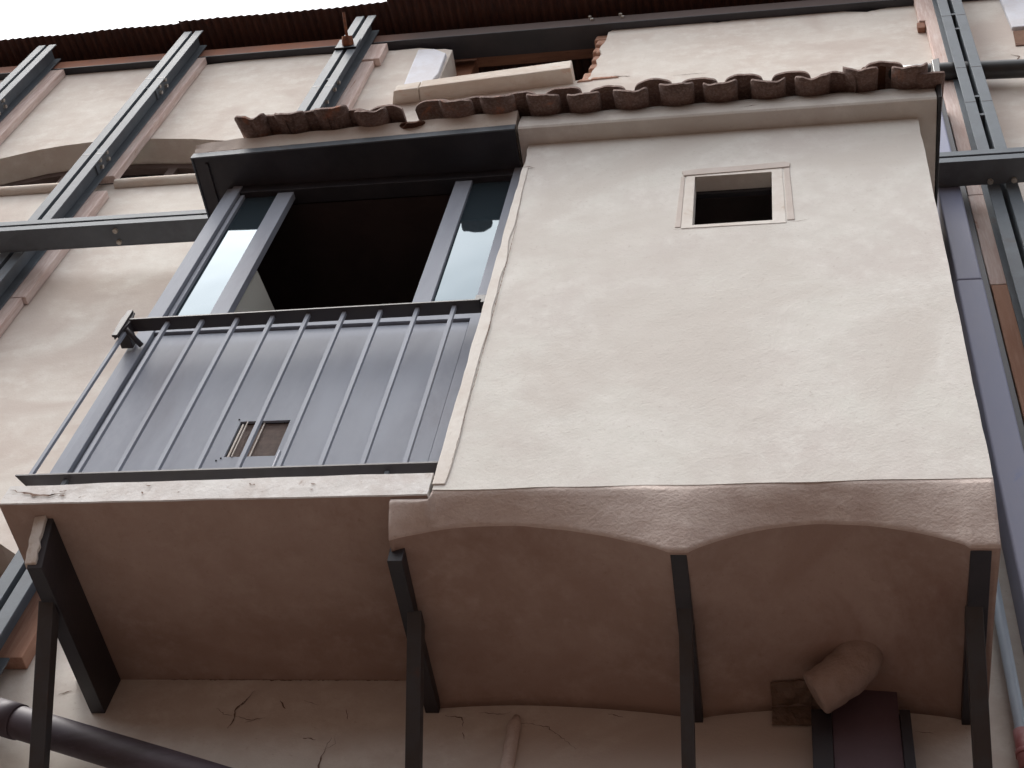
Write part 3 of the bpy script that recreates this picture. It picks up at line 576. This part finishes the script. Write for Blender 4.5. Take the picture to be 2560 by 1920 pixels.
# ------------------------------------------------------------------ steel and glass front of the balcony
front = thing("balcony_window", "grey steel balcony front with an open dark doorway between two narrow mirrored panes", "window", loc=(-2.1, 3.2, 5.5))
FX0, FX1, FY = -2.878, -1.235, 3.20
b = BM(); box(b, FX0, -2.842, FY + .012, FY + .10, 5.472, 8.056); box(b, -2.8415, -2.792, FY, FY + .10, 5.472, 8.056); obj("frame_post", b, panel_m, front, bevel=.002)
b = BM(); box(b, -1.347, FX1, FY, FY + .10, 5.472, 8.056); obj("frame_post", b, panel_m, front, bevel=.002)
b = BM(); box(b, -2.7915, -1.3475, FY + .006, FY + .09, 6.675, 6.80); obj("transom", b, panel_m, front, bevel=.002)
b = BM(); box(b, -2.7915, -1.3475, FY + .006, FY + .09, 7.99, 8.056); obj("head", b, dark_st, front, bevel=.002)
b = BM(); box(b, -2.7915, -1.3475, FY + .05, FY + .07, 5.475, 6.674); obj("joint_backing", b, gap_m, front)
# lower infill panel with the vent hole
vo = [(-2.18, 5.772), (-2.18, 6.000), (-1.972, 6.000), (-1.972, 5.772)]
b = BM(); prism(b, [(-2.784, 5.475), (-2.784, 6.664), (-1.355, 6.664), (-1.355, 5.475)], [vo], FY + .018, FY + .03); pn = obj("infill_panel", b, panel_m, front, bevel=.001)
vt = BM(); box(vt, -2.18, -1.972, FY + .034, FY + .036, 5.772, 6.0)
vn = obj("vent_screen", vt, mesh_m, front)
vt = BM()
for i in range(44): z = 5.774 + i * .0051; box(vt, -2.179, -1.973, FY + .0325, FY + .0335, z, z + .0012)
obj("vent_slats", vt, mesh_m, vn)
vt = BM(); box(vt, -2.083, -2.079, FY + .026, FY + .030, 5.772, 6.0); box(vt, -2.172, -2.165, FY + .024, FY + .030, 5.77, 5.99); box(vt, -2.150, -2.146, FY + .014, FY + .018, 5.77, 5.995); obj("vent_strip", vt, bead_m, front)
vt = BM(); box(vt, -1.962, -1.957, FY + .012, FY + .018, 5.70, 5.80); obj("tape_scrap", vt, white_m, front)
vt = BM()
for x, z in ((-2.19, 6.012), (-2.19, 5.764), (-2.205, 5.750), (-1.99, 5.98)): bolt(vt, (x, FY + .018, z), (0, -1, 0), .0035, .003, 8)
obj("screw", vt, gap_m, front)
# side sashes
def sash(x0, x1, sl, sr, strip):
    b = BM(); y0, y1 = FY + .02, FY + .06
    box(b, x0, x0 + sl, y0, y1, 6.802, 7.988); box(b, x1 - sr, x1, y0, y1, 6.802, 7.988)
    if sl > .001 or sr > .001: box(b, x0 + sl, x1 - sr, y0 + .002, y1, 6.802, 6.83)
    s = obj("sash_frame", b, panel_m, front, bevel=.002)
    b = BM(); box(b, x0 + sl, x1 - sr, y0 + .018, y0 + .024, 6.83, 7.988); g = obj("glass_pane", b, glass, s)
    return s
sash(-2.787, -2.498, .022, .086, True); sash(-1.643, -1.349, .086, .004, False)
# box sides, roof and floor
b = BM(); box(b, FX0 + .002, FX0 + .03, FY + .101, 4.0, 5.475, 8.055); obj("side_cheek", b, panel_m, front)
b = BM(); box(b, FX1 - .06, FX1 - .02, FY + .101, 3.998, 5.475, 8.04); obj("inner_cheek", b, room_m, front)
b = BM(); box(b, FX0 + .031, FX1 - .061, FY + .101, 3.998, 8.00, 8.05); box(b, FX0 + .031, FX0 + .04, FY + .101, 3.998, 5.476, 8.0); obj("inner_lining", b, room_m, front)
b = BM(); v = [(-2.545, 3.30, 5.6), (-2.525, 3.30, 5.6), (-2.525, 3.80, 5.6), (-2.545, 3.80, 5.6), (-2.545, 3.30, 7.34), (-2.525, 3.30, 7.34), (-2.525, 3.80, 7.48), (-2.545, 3.80, 7.48)]
hexa(b, v); tag(obj("white_board", b, cloth_m, bevel=.003), "white board leaning inside the dark balcony doorway behind the left mirrored pane", "board")

# ------------------------------------------------------------------ railing
rail = thing("balcony_railing", "dark steel balcony railing with slim grey square bars", "railing", loc=(-2.1, 3.12, 5.5))
b = BM(); hexa(b, [(-2.845, 3.085, 6.600), (-1.283, 3.085, 6.622), (-1.283, 3.150, 6.622), (-2.845, 3.150, 6.600), (-2.845, 3.085, 6.609), (-1.283, 3.085, 6.631), (-1.283, 3.150, 6.631), (-2.845, 3.150, 6.609)]); obj("top_rail", b, rail_m, rail, bevel=.001)
b = BM(); hexa(b, [(-2.902, 3.085, 5.520), (-1.262, 3.085, 5.532), (-1.262, 3.145, 5.532), (-2.870, 3.145, 5.520), (-2.902, 3.085, 5.529), (-1.262, 3.085, 5.541), (-1.262, 3.145, 5.541), (-2.870, 3.145, 5.529)]); obj("bottom_rail", b, rail_m, rail, bevel=.001)
bars = [-2.845] + [-2.672 + .1598 * k for k in range(9)]
for k, x in enumerate(bars):
    if k: b = BM(); box(b, x - .0085, x + .0085, 3.105, 3.122, 5.541, 6.602 + (x + 2.845) * .014); obj("baluster", b, panel_m, rail, bevel=.001)
    else: b = BM(); hexa(b, [(-2.868, 3.105, 5.53), (-2.852, 3.105, 5.53), (-2.852, 3.12, 5.53), (-2.868, 3.12, 5.53), (-2.856, 3.105, 6.57), (-2.841, 3.105, 6.57), (-2.841, 3.12, 6.57), (-2.856, 3.12, 6.57)]); obj("baluster", b, panel_m, rail, bevel=.001)
for x in (-2.70, -1.45): b = BM(); box(b, x - .008, x + .008, 3.106, 3.121, 5.455, 5.52); obj("foot", b, steel, rail)
b = BM(); prism(b, [(-2.885, 6.50), (-2.892, 6.625), (-2.878, 6.672), (-2.845, 6.668), (-2.835, 6.60), (-2.862, 6.46)], [], 3.09, 3.10); box(b, -2.876, -2.850, 3.080, 3.092, 6.47, 6.67); box(b, -2.895, -2.84, 3.10, 3.20, 6.545, 6.60); obj("end_bracket", b, rail_m, rail, bevel=.002)
b = BM(); box(b, -1.305, -1.250, 3.088, 3.15, 6.632, 6.668); box(b, -1.275, -1.250, 3.082, 3.15, 6.60, 6.632); obj("end_bracket", b, rail_m, rail, bevel=.002)
b = BM(); tube(b, [(-2.845, 3.10, 6.545), (-2.80, 3.19, 6.55)], .012, 10); obj("end_bracket", b, rail_m, rail)

# ------------------------------------------------------------------ brackets under balcony and bay
def bracket(label, x0, x1, zt, zb, bx0, bx1, ys, cap=None):
    t = thing("steel_bracket", label, "bracket", "steel brackets under the balcony and bay", loc=((x0 + x1) / 2, 4.0, zb))
    b = BM(); sl_ = .085 if cap else .012
    v = [b.verts.new(p) for p in ((x0, ys, zt), (x0, ys + sl_, zb), (x0, 3.999, zb), (x0, 3.999, zt), (x1, ys, zt), (x1, ys + sl_, zb), (x1, 3.999, zb), (x1, 3.999, zt))]
    for f in ((0, 1, 2, 3), (7, 6, 5, 4), (0, 4, 5, 1), (1, 5, 6, 2), (2, 6, 7, 3), (3, 7, 4, 0)): b.faces.new([v[i] for i in f])
    obj("arm", b, dark_st, t, bevel=.002)
    b = BM(); y1 = ys + .26; th = .055
    hexa(b, [(bx0, 3.999, zb - (3.999 - y1) * .95 - th), (bx1, 3.999, zb - (3.999 - y1) * .95 - th), (bx1, 3.999, zb - (3.999 - y1) * .95), (bx0, 3.999, zb - (3.999 - y1) * .95), (bx0, y1 - .01, zb + .004), (bx1, y1 - .01, zb + .004), (bx1, y1 + .06, zb + .004), (bx0, y1 + .06, zb + .004)])
    obj("brace", b, strut_m, t, bevel=.002)
    if cap:
        b = BM(); n = 8; rows = []
        for i in range(n + 1):
            q = i / n; y = lerp(ys - .012, ys + .075, q); z = lerp(zt - .002, zb + .012, q); w = .006 * nz(q * 9, 4)
            rows.append([b.verts.new(p) for p in ((x0 - .010 + w, y, z), (x1 - .022 + w * 2, y - .006, z), (x1 - .022 + w * 2, y + .03, z - .001), (x0 - .010 + w, y + .03, z - .001))])
        for a, c in zip(rows, rows[1:]):
            for k in range(4): b.faces.new((a[k], a[(k + 1) % 4], c[(k + 1) % 4], c[k]))
        b.faces.new(rows[0]); b.faces.new(rows[-1][::-1]); obj("mortar_smear", b, bead_m, t, bevel=.003)
    return t
strut_m = mat("strut_steel", (0.048, 0.048, 0.052), 0.5, spec=0.4, var=(0.042, 0.034, 0.032), vscale=5, stain=(0.08, 0.038, 0.028), sscale=7, sthr=(0.6, .75))
bracket("dark steel bracket with pale mortar smeared on its front, under the balcony's open end", -2.752, -2.692, 5.346, 5.170, -2.765, -2.705, 3.15, cap=True)
bracket("dark steel bracket where the balcony underside meets the plastered bay", -1.405, -1.352, 5.29, 5.185, -1.378, -1.325, 3.225)
bracket("dark steel bracket between the two shallow arches under the bay", -.426, -.372, 5.30, 5.150, -.418, -.374, 3.182)
bracket("dark steel bracket under the right hand corner of the bay", .518, .583, 5.29, 5.150, .510, .566, 3.182)

# ------------------------------------------------------------------ pipes, casing, shutter
def one_tube(name, label, cat, pts, rad, m, seg=20):
    b = BM(); tube(b, pts, rad, seg); return tag(obj(name, b, m), label, cat)
p = thing("drain_pipe", "thick violet grey pipe slanting down across the wall behind the left bracket", "pipe", loc=(-3, 3.86, 5))
b = BM(); tube(b, [(-5.2, 3.86, 5.60), (-3.02, 3.86, 5.025), (-2.27, 3.86, 4.80), (-1.0, 3.86, 4.41)], .063, 24); obj("pipe", b, pipe_v, p)
b = BM(); tube(b, [(-3.06, 3.86, 5.037), (-2.93, 3.86, 4.998)], .068, 24); obj("coupling", b, pipe_v, p)
b = BM(); tube(b, [(.60, 3.90, 10.415), (.98, 3.90, 10.41), (1.48, 3.90, 10.365), (4.3, 3.90, 10.33)], .058, 20); tag(obj("black_pipe", b, pipe_m), "horizontal black pipe on the wall passing behind the right column", "pipe")
cs = thing("pipe_casing", "tall blue grey sheet metal casing running up the wall right of the bay", "casing", loc=(.83, 3.9, 0))
b = BM(); box(b, .772, .890, 3.80, 3.998, 7.76, 9.95); obj("casing_body", b, duct_m, cs, bevel=.010, seg=3)
b = BM(); box(b, .768, .892, 3.797, 3.998, 0.2, 7.752); obj("casing_body", b, duct_m, cs, bevel=.010, seg=3)
b = BM(); box(b, .895, .93, 3.86, 3.998, .2, 9.95); obj("casing_edge", b, dark_st, cs, bevel=.003)
tp = thing("thin_pipe", "thin pale blue pipe beside the casing at lower right with a pink joint", "pipe", loc=(.69, 3.93, 0))
b = BM(); tube(b, [(.700, 3.93, 0.3), (.700, 3.93, 7.0)], .021, 16); obj("pipe", b, pipe_b, tp)
b = BM(); tube(b, [(.700, 3.93, 4.90), (.700, 3.93, 5.06)], .030, 16); tube(b, [(.700, 3.93, 4.955), (.700, 3.93, 4.975)], .034, 16); obj("joint", b, fit_m, tp)
one_tube("plastered_conduit", "slim cream plastered conduit running down the wall under the bay", "conduit", [(-1.058, 3.988, 3.4), (-1.055, 3.988, 5.12), (-1.052, 3.992, 5.165)], [.026, .025, .012], plaster_r)
elbow_m = mat("elbow_plaster", (0.400, 0.315, 0.277), 0.95, spec=.05, var=(0.336, 0.255, 0.217), vscale=7, stain=(0.128, 0.075, 0.060), sscale=9, sthr=(0.66, 0.74), bump=0.008, bscale=40)
# fat plaster coated elbow
pts = [Vector(q) for q in ((0.190, 3.74, 5.38), (.188, 3.745, 5.31), (.172, 3.755, 5.235), (.130, 3.775, 5.183), (.078, 3.795, 5.148), (.020, 3.812, 5.118))]
b = BM(); fine = []
for i in range(len(pts) - 1):
    for k in range(4):
        a0 = pts[max(i - 1, 0)]; a1 = pts[i]; a2 = pts[i + 1]; a3 = pts[min(i + 2, len(pts) - 1)]; t = k / 4
        fine.append(.5 * ((2 * a1) + (a2 - a0) * t + (2 * a0 - 5 * a1 + 4 * a2 - a3) * t * t + (3 * a1 - a0 - 3 * a2 + a3) * t ** 3))
fine.append(pts[-1]); rad = [.088 + .005 * nz(i * .5) - .010 * i / len(fine) for i in range(len(fine))]
tube(b, fine, rad, 28)
for v in b.verts: v.co += Vector((nz(v.co.x * 14, v.co.z * 14), 0, nz(v.co.z * 15, v.co.y * 9))) * .006
eo = obj("vent_elbow", b, elbow_m, bevel=.02, seg=4)
tag(eo, "fat plaster coated elbow duct curling out of the bay underside", "duct")
sh = thing("door_shutter", "dark violet metal shutter with black side rails below the bay, at lower right", "shutter", loc=(.18, 3.93, 0))
b = BM(); box(b, .078, .305, 3.915, 3.93, 2.2, 5.29); obj("shutter_sheet", b, shut_m, sh, bevel=.002)
b = BM(); box(b, .008, .077, 3.90, 3.98, 2.2, 5.13); obj("side_rail", b, dark_st, sh, bevel=.002)
b = BM(); box(b, .306, .342, 3.90, 3.98, 2.2, 5.13); obj("side_rail", b, dark_st, sh, bevel=.002)
b = BM(); cols = []
for i in range(13):
    x = lerp(-.128, .012, i / 12); col = []
    for j in range(10):
        if j < 6: y = lerp(3.86, 3.992, j / 5); z = zsof(x) - .006 + .010 * nz(x * 30, j * 1.3)
        else: y = 3.990 + .006 * nz(x * 40, j); z = lerp(zsof(x) - .012, 5.135, (j - 5) / 4)
        col.append(b.verts.new((x + .004 * nz(j * 2.1, x), y, z)))
    cols.append(col)
for c0, c1 in zip(cols, cols[1:]):
    for j in range(9): b.faces.new((c0[j], c1[j], c1[j + 1], c0[j + 1]))
o = obj("broken_plaster_patch", b, mat("old_render", (0.24, 0.18, 0.15), 0.95, spec=.05, var=(0.19, 0.135, 0.10), vscale=16, bump=.01, bscale=50)); o.modifiers.new("t", 'SOLIDIFY').thickness = .006
tag(o, "rough square patch of broken plaster on the soffit corner left of the elbow duct", "plaster patch")
for o in list(S.objects):
    if "base" in o: del o["base"]
